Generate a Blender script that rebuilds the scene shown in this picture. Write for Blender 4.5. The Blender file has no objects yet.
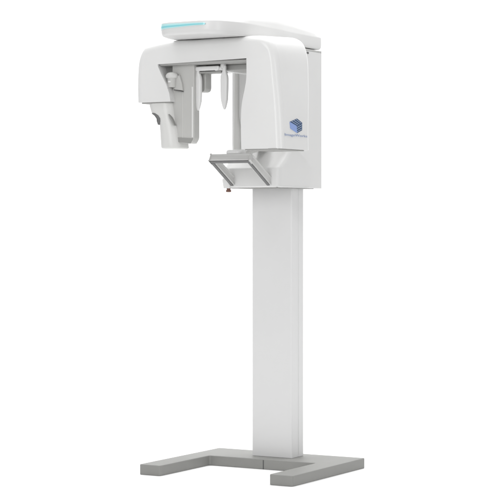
import bpy, bmesh, math, random
from mathutils import Vector, Matrix
S = bpy.context.scene
C = S.collection
random.seed(4)
YAW = .5201

# ------------------------------------------------------------ materials
def mat(name, col, rough=.4, bump=.0, bscale=300, spec=.5, var=.0, vscale=4, metal=0, emit=0, coat=0):
    m = bpy.data.materials.new(name); m.use_nodes = True
    nt = m.node_tree; b = nt.nodes['Principled BSDF']
    b.inputs['Base Color'].default_value = (*col, 1)
    b.inputs['Roughness'].default_value = rough
    b.inputs['Specular IOR Level'].default_value = spec
    b.inputs['Metallic'].default_value = metal
    b.inputs['Coat Weight'].default_value = coat
    b.inputs['Coat Roughness'].default_value = .15
    tc = nt.nodes.new('ShaderNodeTexCoord')
    if var:
        n = nt.nodes.new('ShaderNodeTexNoise'); n.inputs['Scale'].default_value = vscale; n.inputs['Detail'].default_value = 6
        n.inputs['Roughness'].default_value = .65
        nt.links.new(tc.outputs['Object'], n.inputs['Vector'])
        r = nt.nodes.new('ShaderNodeValToRGB')
        r.color_ramp.elements[0].position = .3; r.color_ramp.elements[1].position = .7
        r.color_ramp.elements[0].color = (*[c*(1-var) for c in col], 1)
        r.color_ramp.elements[1].color = (*[min(1, c*(1+var)) for c in col], 1)
        nt.links.new(n.outputs['Fac'], r.inputs['Fac']); nt.links.new(r.outputs['Color'], b.inputs['Base Color'])
        mr = nt.nodes.new('ShaderNodeMapRange'); mr.inputs['To Min'].default_value = rough*.85; mr.inputs['To Max'].default_value = min(1, rough*1.15)
        nt.links.new(n.outputs['Fac'], mr.inputs['Value']); nt.links.new(mr.outputs['Result'], b.inputs['Roughness'])
    if bump:
        n2 = nt.nodes.new('ShaderNodeTexNoise'); n2.inputs['Scale'].default_value = bscale; n2.inputs['Detail'].default_value = 3
        nt.links.new(tc.outputs['Object'], n2.inputs['Vector'])
        bp = nt.nodes.new('ShaderNodeBump'); bp.inputs['Strength'].default_value = bump; bp.inputs['Distance'].default_value = .001
        nt.links.new(n2.outputs['Fac'], bp.inputs['Height']); nt.links.new(bp.outputs['Normal'], b.inputs['Normal'])
    if emit:
        b.inputs['Emission Color'].default_value = (*col, 1); b.inputs['Emission Strength'].default_value = emit
    return m
WHITE = mat('white_moulded_plastic', (.72, .72, .715), .30, .06, 420, var=.012, vscale=3)
WHITE2 = mat('white_painted_steel', (.69, .69, .69), .42, .10, 500, var=.015, vscale=2)
TOPW = mat('white_cover_plastic', (.70, .70, .695), .36, .05, 420, var=.01)
PALE = mat('pale_grey_plastic', (.60, .60, .585), .42, .06, 400, var=.015)
GREY = mat('light_grey_plastic', (.50, .50, .485), .45, .08, 400, var=.02)
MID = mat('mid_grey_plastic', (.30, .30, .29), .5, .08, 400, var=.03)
DARK = mat('dark_grey_rubber', (.11, .11, .11), .6, .1, 500, var=.04)
BASE = mat('grey_hammered_paint', (.243, .243, .232), .52, .35, 420, var=.035, vscale=9)
TUBEW = mat('tube_white_plastic', (.67, .67, .655), .4, .06, 400, var=.012)
LGREY = mat('underside_shade_grey', (.36, .36, .35), .5, .06, 400, var=.02)  # grey that paints the shade under the cross bar
CARW = mat('carriage_white_plastic', (.675, .675, .67), .36, .06, 420, var=.012, vscale=3)
HGREY = mat('handle_grey_plastic', (.57, .57, .56), .42, .06, 400)
SHADE = mat('dark_painted_shade', (.14, .14, .14), .55, .05, 400)  # dark colour that paints shade under the handle bars and tube collar
SEAM = mat('seam_gap', (.09, .09, .09), .8)
BLUE = mat('pale_cyan_lens', (.50, .80, .82), .25, 0, coat=.5)
TEAL = mat('teal_lens_line', (.24, .64, .70), .3, 0, coat=.5)
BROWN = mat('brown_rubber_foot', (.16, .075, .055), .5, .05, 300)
LOGO_L = mat('logo_lavender_ink', (.24, .34, .64), .5)
LOGO_D = mat('logo_slate_ink', (.02, .055, .14), .5)
LOGO_M = mat('logo_pale_stripe_ink', (.30, .38, .50), .5)
TEXTB = mat('text_blue_ink', (.17, .25, .46), .5)
BACK = mat('white_paper_backdrop', (.90, .90, .90), .9, .03, 60, spec=.1)

# ------------------------------------------------------------ mesh helpers
def sharp(bm, deg=38):
    bm.normal_update()
    for f in bm.faces: f.smooth = True
    for e in bm.edges:
        if len(e.link_faces) == 2 and e.calc_face_angle(0) > math.radians(deg): e.smooth = False
def obj(name, bm, m, parent=None, deg=38, wn=True):
    bmesh.ops.recalc_face_normals(bm, faces=bm.faces)
    sharp(bm, deg)
    me = bpy.data.meshes.new(name); bm.to_mesh(me); bm.free()
    me.materials.append(m)
    o = bpy.data.objects.new(name, me); C.objects.link(o)
    if wn:
        w = o.modifiers.new('wn', 'WEIGHTED_NORMAL'); w.keep_sharp = True; w.weight = 60
    if parent: o.parent = parent
    return o
def add_box(bm, x0, x1, y0, y1, z0, z1, bev=0, seg=3):
    b = bmesh.new(); bmesh.ops.create_cube(b, size=1)
    for v in b.verts:
        v.co = Vector(((x0+x1)/2+v.co.x*(x1-x0), (y0+y1)/2+v.co.y*(y1-y0), (z0+z1)/2+v.co.z*(z1-z0)))
    if bev: bmesh.ops.bevel(b, geom=list(b.edges), offset=bev, segments=seg, profile=.5, affect='EDGES', clamp_overlap=True)
    join(bm, b)
def join(bm, b):
    mp = {v: bm.verts.new(v.co) for v in b.verts}
    for f in b.faces:
        try: bm.faces.new([mp[v] for v in f.verts])
        except ValueError: pass
    b.free()
def prism(pts, axis, a0, a1, bev=0, seg=3, sel=None, bev2=0):
    """extrude 2D outline pts along axis ('x','y','z') ; bevel the rim edges; sel(mid)->True uses bev else bev2"""
    b = bmesh.new()
    def P(p, a):
        if axis == 'x': return (a, p[0], p[1])
        if axis == 'y': return (p[0], a, p[1])
        return (p[0], p[1], a)
    A = [b.verts.new(P(p, a0)) for p in pts]; B = [b.verts.new(P(p, a1)) for p in pts]
    n = len(pts)
    b.faces.new(A); b.faces.new(B[::-1])
    for i in range(n): b.faces.new((A[i], B[i], B[(i+1) % n], A[(i+1) % n]))
    bmesh.ops.recalc_face_normals(b, faces=b.faces)
    if bev:
        rim = [e for e in b.edges if (all(v in A for v in e.verts) or all(v in B for v in e.verts))]
        bmesh.ops.bevel(b, geom=rim, offset=bev, segments=seg, profile=.5, affect='EDGES', clamp_overlap=True)
    return b
def arc(cx, cy, r, a0, a1, n):
    return [(cx+r*math.cos(math.radians(a0+(a1-a0)*i/n)), cy+r*math.sin(math.radians(a0+(a1-a0)*i/n))) for i in range(n+1)]
def rrect(x0, x1, y0, y1, r, n=6):
    r = min(r, (x1-x0)/2-1e-4, (y1-y0)/2-1e-4)
    return (arc(x1-r, y1-r, r, 0, 90, n)+arc(x0+r, y1-r, r, 90, 180, n)+arc(x0+r, y0+r, r, 180, 270, n)+arc(x1-r, y0+r, r, 270, 360, n))
def loft(rings, bm=None, cap=True):
    b = bm or bmesh.new(); R = [[b.verts.new(p) for p in r] for r in rings]
    n = len(R[0])
    for a, c in zip(R, R[1:]):
        for i in range(n): b.faces.new((a[i], a[(i+1) % n], c[(i+1) % n], c[i]))
    if cap: b.faces.new(R[0][::-1]); b.faces.new(R[-1])
    return b
def rloft(spec, n=6, bm=None):
    """spec: (z, x0, x1, y0, y1, r)"""
    return loft([[(x, y, z) for x, y in rrect(x0, x1, y0, y1, r, n)] for z, x0, x1, y0, y1, r in spec], bm)
def smoothpoly(pts, idx, r, n=5):
    """round the corners of pts listed in dict idx->radius"""
    out = []
    N = len(pts)
    for i, p in enumerate(pts):
        rr = idx.get(i, r)
        if not rr: out.append(p); continue
        a = Vector(pts[i-1]); b = Vector(p); c = Vector(pts[(i+1) % N])
        u = (a-b); w = (c-b); d = min(rr, u.length*.48, w.length*.48)
        s = b+u.normalized()*d; e = b+w.normalized()*d
        for k in range(n+1):
            t = k/n; q = s*(1-t)**2+b*2*t*(1-t)+e*t*t; out.append((q.x, q.y))
    return out

# ------------------------------------------------------------ setting
def sweep():
    b = bmesh.new(); prof = [(-2.6, 0.)]
    prof += [(1.6+1.2*math.sin(t), 1.2-1.2*math.cos(t)) for t in [math.pi/2*i/16 for i in range(17)]] + [(2.8, 5.2)]
    W = 3.6; nx = 8; R = []
    for k in range(nx+1):
        x = -W+2*W*k/nx
        R.append([b.verts.new((x, y, z)) for y, z in prof])
    for a, c in zip(R, R[1:]):
        for i in range(len(prof)-1): b.faces.new((a[i], c[i], c[i+1], a[i+1]))
    o = obj('studio_backdrop', b, BACK, wn=False, deg=80)
    o.rotation_euler.z = YAW; o['kind'] = 'structure'
sweep()

# ------------------------------------------------------------ the machine
T = bpy.data.objects.new('xray_machine', None); C.objects.link(T)
T['label'] = 'tall white dental panoramic x-ray machine on a column with a grey U-shaped floor base'
T['category'] = 'x-ray machine'

# base : U in plan, seam in the middle of the back bar
t = .048
U = [(-.403, -.530), (-.290, -.530), (-.290, -.091), (.283, -.091), (.283, -.530), (.400, -.530), (.400, .188), (-.403, .188)]
U = smoothpoly(U, {}, .010, 3)
b = prism(U, 'z', 0, t, .004, 3)
base = obj('floor_base', b, BASE, T)
base['label'] = 'grey U-shaped floor base with two forward legs'
b = bmesh.new(); add_box(b, .0035, .0075, -.0925, -.05, .001, t-.004)
obj('base_seam', b, SEAM, base)

# column : extrusion with rounded front edges and a vertical channel in each side
cw, cd = .1085, .117
def chan(s):  # right side profile from front to back
    return [(s*cw, .036), (s*cw, .050), (s*(cw-.0018), .0508), (s*(cw-.0018), .069), (s*cw, .070), (s*cw, cd-.004), (s*(cw-.004), cd)]
P = arc(cw-.008, .008, .008, -90, 0, 6)[0:]
right = [(x, y) for x, y in P] + chan(1)
left = [(-x, y) for x, y in right][::-1]
b = prism(right+left, 'z', t+.001, 1.345, 0)
col = obj('column', b, WHITE2, T, deg=25)

# carriage : housing on the column with a flared lower shelf
def ringplan(w0, yf, yr_flare, z, r=.02):
    # front half-width w0 at yf, widening to .17 at yr_flare, back y=.189
    pts = [(-w0, yf), (w0, yf), (.17, yr_flare), (.17, .189), (-.17, .189), (-.17, yr_flare)]
    q = smoothpoly(pts, {0: r, 1: r, 2: .02, 3: .006, 4: .006, 5: .02}, r, 4)
    return [(x, y, z) for x, y in q]
b = loft([ringplan(.136, -.202, .06, 1.3235, .045), ringplan(.142, -.208, .07, 1.3265, .045), ringplan(.148, -.212, .075, 1.332, .045), ringplan(.149, -.212, .08, 1.408, .045),
          ringplan(.150, -.206, .075, 1.418, .045), ringplan(.153, -.160, .02, 1.455, .045), ringplan(.154, -.118, -.05, 1.490, .04), ringplan(.154, -.105, -.080, 1.506, .03), ringplan(.154, -.100, -.085, 1.53),
          ringplan(.154, -.100, -.085, 1.965), ringplan(.152, -.098, -.083, 1.972)])
car = obj('carriage', b, CARW, T, deg=50)
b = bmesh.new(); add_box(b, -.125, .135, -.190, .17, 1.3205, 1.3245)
obj('carriage_underside_shade', b, MID, car)  # darker plate painting the shadow under the carriage
# a vertical fold down the carriage's front-left edge, greyed to paint its shade
b = rloft([(1.50, -.146, -.106, -.120, -.08, .012), (1.60, -.146, -.108, -.118, -.08, .012), (1.66, -.146, -.122, -.110, -.08, .008), (1.96, -.146, -.122, -.108, -.08, .008)])
obj('front_shade_fold', b, PALE, car)
# seam between carriage and top cover, with its small latch
b = bmesh.new()
b2 = loft([ringplan(.158, -.096, -.082, 1.971), ringplan(.158, -.096, -.082, 1.980)]); join(b, b2)
obj('cover_seam', b, GREY, car)
b = bmesh.new(); add_box(b, .1695, .1735, .030, .050, 1.957, 1.966, .0015, 2)
obj('latch', b, DARK, car)
# emergency stop under the shelf's corner
b = rloft([(1.321, -.140, -.106, -.217, -.18, .006), (1.362, -.146, -.104, -.222, -.18, .010), (1.369, -.142, -.108, -.218, -.184, .010)])
obj('corner_cap', b, WHITE, car)
R_ = [[(-.120+q*math.cos(a), -.200+q*math.sin(a), z) for a in [2*math.pi*k/28 for k in range(28)]] for z, q in ((1.303, .006), (1.3035, .010), (1.306, .0125), (1.311, .0125), (1.314, .009), (1.322, .009))]
b = loft(R_)
obj('stop_button', b, BROWN, car)

# top canopy
def outline(s=1., dz=0):
    pts = [(-.140, -.775), (.145, -.775), (.195, -.62), (.190, -.25), (.170, -.05), (.170, .120), (.170, .188), (-.170, .188), (-.170, .120), (-.170, -.05), (-.190, -.25), (-.188, -.62)]
    pts = smoothpoly(pts, {0: .055, 1: .075, 2: .12, 3: .12, 4: .1, 5: .02, 6: .010, 7: .010, 8: .02, 9: .1, 10: .12, 11: .12}, .1, 8)
    return pts
OL = outline(); cxy = Vector((0, -.28))
def domeh(x, y):
    prof = [(-.80, .004), (-.70, .018), (-.55, .044), (-.40, .066), (-.25, .076), (-.10, .076), (.02, .060), (.12, .046), (.19, .022)]
    for (a, ha), (c, hc) in zip(prof, prof[1:]):
        if a <= y <= c:
            u = (y-a)/(c-a); return ha+(hc-ha)*u
    return prof[0][1] if y < -.8 else prof[-1][1]
def cring(s, z, f=0., zf=0):
    r = []
    for x, y in OL:
        X, Y = x*s, cxy.y+(y-cxy.y)*s
        zz = z + domeh(X, Y)*f
        r.append((X, Y, zz))
    return r
rings = [cring(.93, 1.986), cring(.968, 1.9865), cring(.984, 1.989), cring(.995, 1.996), cring(1, 2.006), cring(1, 2.041), cring(.998, 2.0445)]
for s, f in ((.990, .06), (.975, .26), (.95, .46), (.9, .66), (.8, .82), (.65, .92), (.45, .98), (.2, 1.), (.04, 1.)):
    rings.append(cring(s, 2.045, f))
b = loft(rings)
can = obj('canopy', b, TOPW, T, deg=60, wn=False)
# lamp strip following the nose
def strip(frac=0, dd=.0022):
    pts = []
    L = [p for p in OL]
    # walk along the nose from left side round to x=.10 on the front
    i0 = min(range(len(L)), key=lambda i: abs(L[i][0]+.17)+abs(L[i][1]+.72))
    front = []
    ang = [p for p in L if p[1] < -.70 and p[0] < .115]
    ang.sort(key=lambda p: p[0]+ (0 if p[1] < -.76 else (p[1]+.775)*-.5))
    dense = []
    for a, c in zip(ang, ang[1:]+[(.100, -.775)]):
        for k in range(6): dense.append((a[0]+(c[0]-a[0])*k/6, a[1]+(c[1]-a[1])*k/6))
    dense = [p for p in dense if p[0] <= .100]+[(.100, -.775)]
    b = bmesh.new(); rows = []
    n = len(dense)
    x0 = dense[0][0]; x1 = .100
    for i, (x, y) in enumerate(dense):
        u = (x-x0)/(x1-x0)
        zt = 2.0395-.004*u; zb = 2.014+.010*min(1, u*1.3)
        if frac: zm = zb+.42*(zt-zb); zt, zb = zm+.0046-.0022*u, zm-.0046+.0022*u
        if u > .97 and not frac: k = (u-.97)/.03; zm = (zt+zb)/2; zt = zt+(zm-zt)*k*.7; zb = zb+(zm-zb)*k*.7
        d = Vector((x-0, y+.55)).normalized()*dd
        rows.append([b.verts.new((x-d.x, y-d.y, zb)), b.verts.new((x+d.x, y+d.y, zb+.0005)), b.verts.new((x+d.x, y+d.y, zt-.0005)), b.verts.new((x-d.x, y-d.y, zt))])
    for a, c in zip(rows, rows[1:]):
        for k in range(4): b.faces.new((a[k], c[k], c[(k+1) % 4], a[(k+1) % 4]))
    b.faces.new(rows[0]); b.faces.new(rows[-1][::-1])
    return b
ls = obj('light_strip', strip(), BLUE, can)
obj('lens_line', strip(1, .0030), TEAL, ls)
# bearing under the canopy
b = rloft([(1.955, -.09, .09, -.56, -.40, .07), (1.986, -.10, .10, -.57, -.39, .08)], 8)
obj('bearing', b, MID, can)

# rotating C arm : one moulded shell
out = [(-.373, 1.708), (-.3745, 1.80), (-.371, 1.87), (-.362, 1.915), (-.340, 1.953), (-.305, 1.968), (-.19, 1.983), (-.05, 1.984), (.10, 1.986), (.22, 1.988), (.275, 1.984),
       (.315, 1.966), (.338, 1.93), (.350, 1.88), (.358, 1.80), (.366, 1.72), (.373, 1.62), (.379, 1.486)]
inn = [(.180, 1.486), (.178, 1.60), (.182, 1.68), (.196, 1.745), (.206, 1.80), (.206, 1.887), (-.258, 1.879), (-.256, 1.868), (-.238, 1.832), (-.212, 1.785), (-.196, 1.745), (-.190, 1.708)]
def catmull(pts, n=4):
    r = []
    for i in range(len(pts)-1):
        p0 = Vector(pts[max(0, i-1)]); p1 = Vector(pts[i]); p2 = Vector(pts[i+1]); p3 = Vector(pts[min(len(pts)-1, i+2)])
        for k in range(n):
            t_ = k/n
            q = .5*((2*p1)+(p2-p0)*t_+(2*p0-5*p1+4*p2-p3)*t_*t_+(3*p1-p0-3*p2+p3)*t_**3); r.append((q.x, q.y))
    r.append(pts[-1]); return r
outs = catmull(out, 4)
inns = catmull(inn[:6], 4) + inn[6:]
poly = outs+inns
YF, YR = -.600, -.330
b = bmesh.new()
no = len(outs)
A = [b.verts.new((x, YF, z)) for x, z in poly]; B = [b.verts.new((x, YR, z)) for x, z in poly]
n = len(poly)
b.faces.new(A); b.faces.new(B[::-1])
for i in range(n): b.faces.new((A[i], B[i], B[(i+1) % n], A[(i+1) % n]))
bmesh.ops.recalc_face_normals(b, faces=b.faces)
outer_front = []; inner_front = []; outer_back = []
for e in b.edges:
    ia = [k for k, v in enumerate(A) if v in e.verts]; ib = [k for k, v in enumerate(B) if v in e.verts]
    if len(ia) == 2:
        (outer_front if (max(ia) < no) else inner_front).append(e)
    if len(ib) == 2:
        (outer_back if (max(ib) < no) else inner_front).append(e)
bmesh.ops.bevel(b, geom=outer_front+outer_back, offset=.030, segments=8, profile=.5, affect='EDGES', clamp_overlap=True)
def sm(t_): t_ = max(0, min(1, t_)); return t_*t_*(3-2*t_)
for v in b.verts:
    x, y, z = v.co
    d = 1.0
    d *= 1-.36*sm((-x-.05)/.14)                    # the left end is shallower
    if x > .1: d *= 1+.21*sm((z-1.50)/.45)         # housing leans back at the top
    v.co.y = YF+(y-YF)*d
    v.co.z += .013*sm((x-.20)/.08)*sm((z-1.80)/.15)*max(0, (v.co.y+.56)/.22)
    if x > .25: v.co.y += .012*sm((x-.25)/.13)     # slightly bowed front
bmesh.ops.triangulate(b, faces=[f for f in b.faces if len(f.verts) > 4])
arm = obj('rotating_arm', b, WHITE, T, deg=40)
# grey plate and box painting the shade under the cross bar
b = bmesh.new(); add_box(b, -.255, .200, -.588, -.345, 1.872, 1.884, .003, 2)
obj('crossbar_shade', b, LGREY, arm)
b = bmesh.new(); add_box(b, -.17, .19, -.50, -.36, 1.845, 1.873, .006, 3)
obj('crossbar_underbox', b, LGREY, arm)
# darker plate painting the shade on the housing's underside
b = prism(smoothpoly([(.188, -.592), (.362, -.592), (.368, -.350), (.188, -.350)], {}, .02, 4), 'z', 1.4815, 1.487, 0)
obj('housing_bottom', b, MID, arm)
# darker plate painting the shadow line under the left shell
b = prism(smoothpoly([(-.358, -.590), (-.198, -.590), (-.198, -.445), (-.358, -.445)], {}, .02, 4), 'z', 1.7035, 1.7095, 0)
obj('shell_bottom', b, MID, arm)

# tube head under the left shell : wide collar, pinched waist, rounded barrel
spec = [(1.7055, -.327, -.200, -.588, -.455, .040), (1.69, -.326, -.198, -.590, -.452, .042), (1.662, -.316, -.194, -.590, -.450, .042),
        (1.658, -.311, -.194, -.589, -.450, .042), (1.648, -.292, -.192, -.588, -.450, .040), (1.634, -.279, -.190, -.588, -.450, .040), (1.612, -.273, -.184, -.588, -.450, .040),
        (1.58, -.270, -.176, -.588, -.450, .040), (1.52, -.266, -.168, -.588, -.450, .040), (1.503, -.265, -.166, -.587, -.450, .040), (1.498, -.260, -.170, -.583, -.454, .036), (1.4965, -.254, -.176, -.577, -.46, .03)]
b = rloft(spec, 8)
tube = obj('tube_head', b, TUBEW, T, deg=60)
# dark plates painting the shade where the collar overhangs the barrel
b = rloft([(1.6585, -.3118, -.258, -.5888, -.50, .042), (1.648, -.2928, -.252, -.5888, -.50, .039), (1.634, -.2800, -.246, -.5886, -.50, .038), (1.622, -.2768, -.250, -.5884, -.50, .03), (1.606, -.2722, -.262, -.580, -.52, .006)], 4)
obj('tube_recess_shade', b, SHADE, tube)
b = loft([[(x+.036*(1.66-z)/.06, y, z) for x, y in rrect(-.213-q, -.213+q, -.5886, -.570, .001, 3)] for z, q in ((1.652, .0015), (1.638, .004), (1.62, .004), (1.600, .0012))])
obj('tube_crease_shade', b, MID, tube)  # dark sliver that paints shade into the crease

# receptor box beside it, greyed to paint the shade under the cross bar
b = prism(smoothpoly([(-.205, 1.528), (-.105, 1.516), (-.089, 1.540), (-.089, 1.880), (-.205, 1.880)], {0: .004, 1: .012, 2: .012}, .004, 4), 'y', -.560, -.512, .006, 4)
box = obj('receptor_box', b, GREY, T, deg=45)
b = bmesh.new(); add_box(b, -.101, -.094, -.5625, -.556, 1.545, 1.775, .002, 3)
obj('edge_highlight', b, WHITE, box)  # thin white bar painting a highlight down the box edge
b = bmesh.new(); add_box(b, -.150, -.147, -.5612, -.557, 1.53, 1.78)
obj('panel_line', b, PALE, box)
b = prism(smoothpoly([(-.198, 1.529), (-.107, 1.518), (-.092, 1.541), (-.198, 1.549)], {}, .003, 3), 'y', -.5618, -.510, 0)
obj('bottom_trim', b, MID, box)
# hanging bracket behind
b = prism(smoothpoly([(-.17, 1.752), (-.062, 1.752), (-.062, 1.880), (-.17, 1.880)], {1: .022}, .003, 6), 'y', -.505, -.452, .004, 3)
obj('hanging_bracket', b, GREY, box)
# round knob with stem and wedge
b = bmesh.new()
prof = [(.0001, .030), (.010, .0295), (.019, .026), (.026, .018), (.0295, .008), (.029, -.004), (.024, -.011), (.012, -.013), (.0001, -.013)]
R = []
for r_, h in prof: R.append([(-.196+r_*math.cos(a), -.578+r_*.8*math.sin(a), 1.822+h*.68) for a in [2*math.pi*k/32 for k in range(32)]])
b = loft(R[::-1])
kn = obj('positioning_knob', b, PALE, T, deg=70)
b = bmesh.new(); bmesh.ops.create_cone(b, cap_ends=True, segments=24, radius1=.020, radius2=.022, depth=.045, matrix=Matrix.Translation((-.197, -.574, 1.796)))
obj('knob_stem', b, GREY, kn)
b = bmesh.new(); add_box(b, -.205, -.190, -.5985, -.590, 1.795, 1.803, .003, 3)
obj('knob_highlight', b, TOPW, kn)  # small white block painting a highlight below the knob
b = prism([(-.190, 1.763), (-.142, 1.757), (-.146, 1.79), (-.160, 1.83), (-.178, 1.82)], 'y', -.574, -.555, .004, 3)
obj('knob_wedge', b, GREY, kn)
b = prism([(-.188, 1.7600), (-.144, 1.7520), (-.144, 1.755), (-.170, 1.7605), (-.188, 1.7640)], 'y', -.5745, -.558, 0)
obj('wedge_shadow_gap', b, DARK, kn)  # dark sliver painting the shadow below the wedge

# head support : arm, cross bar and two blades
b = bmesh.new()
add_box(b, -.102, .030, -.545, -.515, 1.845, 1.866, .006, 4)
b2 = prism([(.010, -.545), (.045, -.530), (.052, -.110), (.022, -.110), (.012, -.46)], 'z', 1.842, 1.862, .005, 3); join(b, b2)
hs = obj('head_support', b, WHITE, T, deg=45)
b = bmesh.new(); bmesh.ops.create_cone(b, cap_ends=True, segments=24, radius1=.014, radius2=.012, depth=.022, matrix=Matrix.Translation((.046, -.53, 1.866)))
obj('support_pivot', b, WHITE, hs)
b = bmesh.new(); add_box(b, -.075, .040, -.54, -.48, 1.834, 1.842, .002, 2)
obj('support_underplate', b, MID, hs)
def blade(x, y, zt):
    sp = [(zt-.196, .0025, .003), (zt-.193, .005, .005), (zt-.184, .0085, .007), (zt-.165, .0135, .0095), (zt-.15, .0165, .0105), (zt-.10, .0182, .011), (zt-.060, .0188, .011), (zt-.045, .0172, .011), (zt-.022, .009, .008), (zt, .008, .007)]
    return rloft([(z, x-w, x+w, y-d, y+d, d*.8) for z, w, d in sp], 6)
for x, zt in ((-.084, 1.862), (.054, 1.864)):
    bl = obj('temple_blade', blade(x, -.532, zt), WHITE, hs, deg=60)

# handle frame : front bar and two side bars going down and back to the shelf
def bar(p0, p1, up, w, h, bev=.004):
    p0 = Vector(p0); p1 = Vector(p1); d = (p1-p0).normalized(); u = Vector(up); s = d.cross(u).normalized(); u = s.cross(d).normalized()
    b = bmesh.new(); bmesh.ops.create_cube(b, size=1); L = (p1-p0).length
    for v in b.verts: v.co = (p0+p1)/2+d*v.co.x*L+s*v.co.y*w+u*v.co.z*h
    bmesh.ops.bevel(b, geom=list(b.edges), offset=bev, segments=3, profile=.5, affect='EDGES', clamp_overlap=True)
    return b
HX = .004; HY, HZ = -.388, 1.453; EY, EZ = -.205, 1.350
hx = .097; HH = .031; HW = .015
dn = Vector((0, EY-HY, EZ-HZ)).normalized(); un = Vector((0, -dn.z, dn.y)); UP = tuple(un)
def off(p, k): return tuple(Vector(p)-un*k)
b = bmesh.new()
join(b, bar((HX-hx-.0085, HY, HZ), (HX+hx+.0085, HY, HZ), UP, .020, HH, .0065))
for s in (-1, 1):
    join(b, bar((HX+s*hx, HY+.004, HZ-.0023), (HX+s*hx, EY, EZ), UP, HW+.002, HH, .006))
hd = obj('handle_frame', b, HGREY, T, deg=45)
# dark strips painting the shade along the underside of the bars
b = bmesh.new()
join(b, bar(off((HX-hx-.007, HY, HZ), HH/2+.001), off((HX+hx+.007, HY, HZ), HH/2+.001), UP, .015, .006, .001))
for s in (-1, 1):
    join(b, bar(off((HX+s*hx, HY+.006, HZ-.0035), HH/2+.0013), off((HX+s*hx, EY, EZ), HH/2+.0013), UP, HW-.003, .0065, .001))
obj('handle_underside_shade', b, SHADE, hd)
# chin rest at the middle of the front bar
b = rloft([(1.468, -.022, .048, -.385, -.330, .016), (1.478, -.028, .054, -.392, -.325, .02), (1.490, -.027, .053, -.390, -.326, .02), (1.4935, -.022, .048, -.384, -.332, .02)], 6)
obj('chin_rest', b, TOPW, T, deg=60)
b = bar((.014, -.35, 1.473), (.014, -.10, 1.52), (0, 0, 1), .05, .02, .006)
obj('chin_rest_arm', b, PALE, T, deg=45)

# logo and lettering on the outer side of the housing
def sx(z): return .378-.0440*(z-1.486)+.0024
def side_poly(b, pts, off=.0008):
    lo = [b.verts.new((sx(z)-.002, y, z)) for y, z in pts]; hi = [b.verts.new((sx(z)+off, y, z)) for y, z in pts]
    b.faces.new(hi); b.faces.new(lo[::-1]); n = len(pts)
    for i in range(n): b.faces.new((lo[i], hi[i], hi[(i+1) % n], lo[(i+1) % n]))
LY, LZ, LW, LH = -.452, 1.591, .057, .032
def H(a, c): return (LY+a*LW, LZ+c*LH)
cen = (.05, .12); top = (.28, 1.0); 
pA = (-1, .45); pB = (.2, 1.); pC = (1, .5); pD = (.95, -.55); pE = (.12, -1.); pF = (-.95, -.45); pM = (.08, -.02)
b = bmesh.new(); side_poly(b, [H(*p) for p in (pA, pM, pE, pF)], .0006); obj('logo_cube_left_face', b, LOGO_L, arm, wn=False)
b = bmesh.new(); side_poly(b, [H(*p) for p in (pA, pB, pC, pM)], .0006); side_poly(b, [H(*p) for p in (pM, pC, pD, pE)], .0006); obj('logo_cube_dark_faces', b, LOGO_D, arm, wn=False)
def lerp(p, q, t_): return (p[0]+(q[0]-p[0])*t_, p[1]+(q[1]-p[1])*t_)
b = bmesh.new()
for k in range(3):
    a0 = (k+.62)/3.4; a1 = a0+.09
    side_poly(b, [H(*lerp(pA, pB, 0+a0)), H(*lerp(pM, pC, a0)), H(*lerp(pM, pC, a1)), H(*lerp(pA, pB, a1))], .0012)
    side_poly(b, [H(*lerp(pM, pE, a0)), H(*lerp(pC, pD, a0)), H(*lerp(pC, pD, a1)), H(*lerp(pM, pE, a1))], .0012)
obj('logo_stripes', b, LOGO_M, arm, wn=False)
cu = bpy.data.curves.new('txt', 'FONT'); cu.body = 'ImageWorks'; cu.size = 1; cu.extrude = 0; cu.resolution_u = 4
tmp = bpy.data.objects.new('txt', cu); C.objects.link(tmp)
bpy.context.view_layer.update()
dg = bpy.context.evaluated_depsgraph_get()
me = bpy.data.meshes.new_from_object(tmp.evaluated_get(dg)); bpy.data.objects.remove(tmp)
xs = [v.co.x for v in me.vertices]; x0, x1 = min(xs), max(xs)
y0t = min(v.co.y for v in me.vertices); y1t = max(v.co.y for v in me.vertices)
TY0, TY1, TZ, TH = -.560, -.352, 1.5430, .0105
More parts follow.
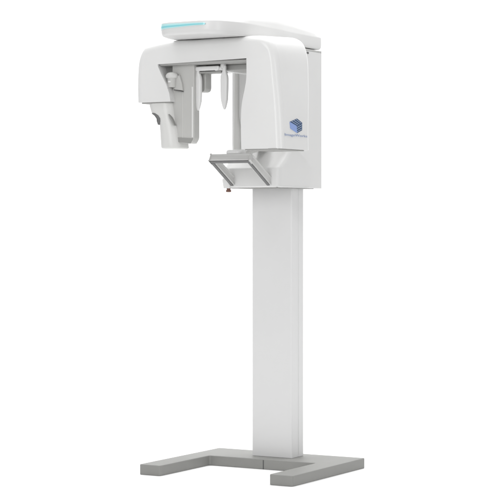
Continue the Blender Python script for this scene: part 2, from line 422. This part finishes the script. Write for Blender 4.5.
for v in me.vertices:
    y = TY0+(v.co.x-x0)/(x1-x0)*(TY1-TY0); z = TZ+(v.co.y-0)/(y1t)*TH
    v.co = (sx(z)+.0010, y, z)
me.materials.clear(); me.materials.append(TEXTB); me.name = 'brand_lettering'
o = bpy.data.objects.new('brand_lettering', me); C.objects.link(o); o.parent = arm

# ------------------------------------------------------------ light
def area(name, loc, target, sx_, sy_, power, col=(1, 1, 1)):
    l = bpy.data.lights.new(name, 'AREA'); l.shape = 'RECTANGLE'; l.size = sx_; l.size_y = sy_; l.energy = power; l.color = col
    o = bpy.data.objects.new(name, l); C.objects.link(o); o.location = loc
    o.rotation_euler = (Vector(target)-Vector(loc)).to_track_quat('-Z', 'Y').to_euler(); return o
v = Vector((-math.sin(YAW), math.cos(YAW), 0)); r = Vector((math.cos(YAW), math.sin(YAW), 0)); up = Vector((0, 0, 1))
def at(a, d, z): return r*a+v*d+up*z
area('overhead_softbox', at(0, -.5, 4.6), at(0, .1, 0), 4.2, 3.0, 92)
area('front_softbox', at(-2.6, -5.0, 2.6), at(0, 0, 1.3), 2.2, 2.6, 78)
area('side_strip_softbox', at(3.3, -5.2, 1.7), at(0, 0, 1.3), .9, 3.2, 50)
area('backdrop_fill', at(0, .9, 5.0), at(0, 2.6, 1.6), 6.5, 1.0, 200)  # added unseen lamp that brightens the backdrop to pure white
W = bpy.data.worlds.new('World'); S.world = W; W.use_nodes = True
W.node_tree.nodes['Background'].inputs['Color'].default_value = (1, 1, 1, 1)
W.node_tree.nodes['Background'].inputs['Strength'].default_value = .50

# ------------------------------------------------------------ camera
cam = bpy.data.cameras.new('camera'); co = bpy.data.objects.new('camera', cam); C.objects.link(co)
co.location = (4.33523, -7.77756, 1.1727); co.rotation_euler = (math.pi/2, 0, YAW)
cam.sensor_width = 36; cam.lens = 1876.3/500*36; cam.shift_y = -.06; cam.clip_end = 100
S.camera = co
S.view_settings.view_transform = 'Standard'; S.view_settings.look = 'None'; S.view_settings.exposure = 0; S.view_settings.gamma = 1
S.render.resolution_x = 1024; S.render.resolution_y = 1024
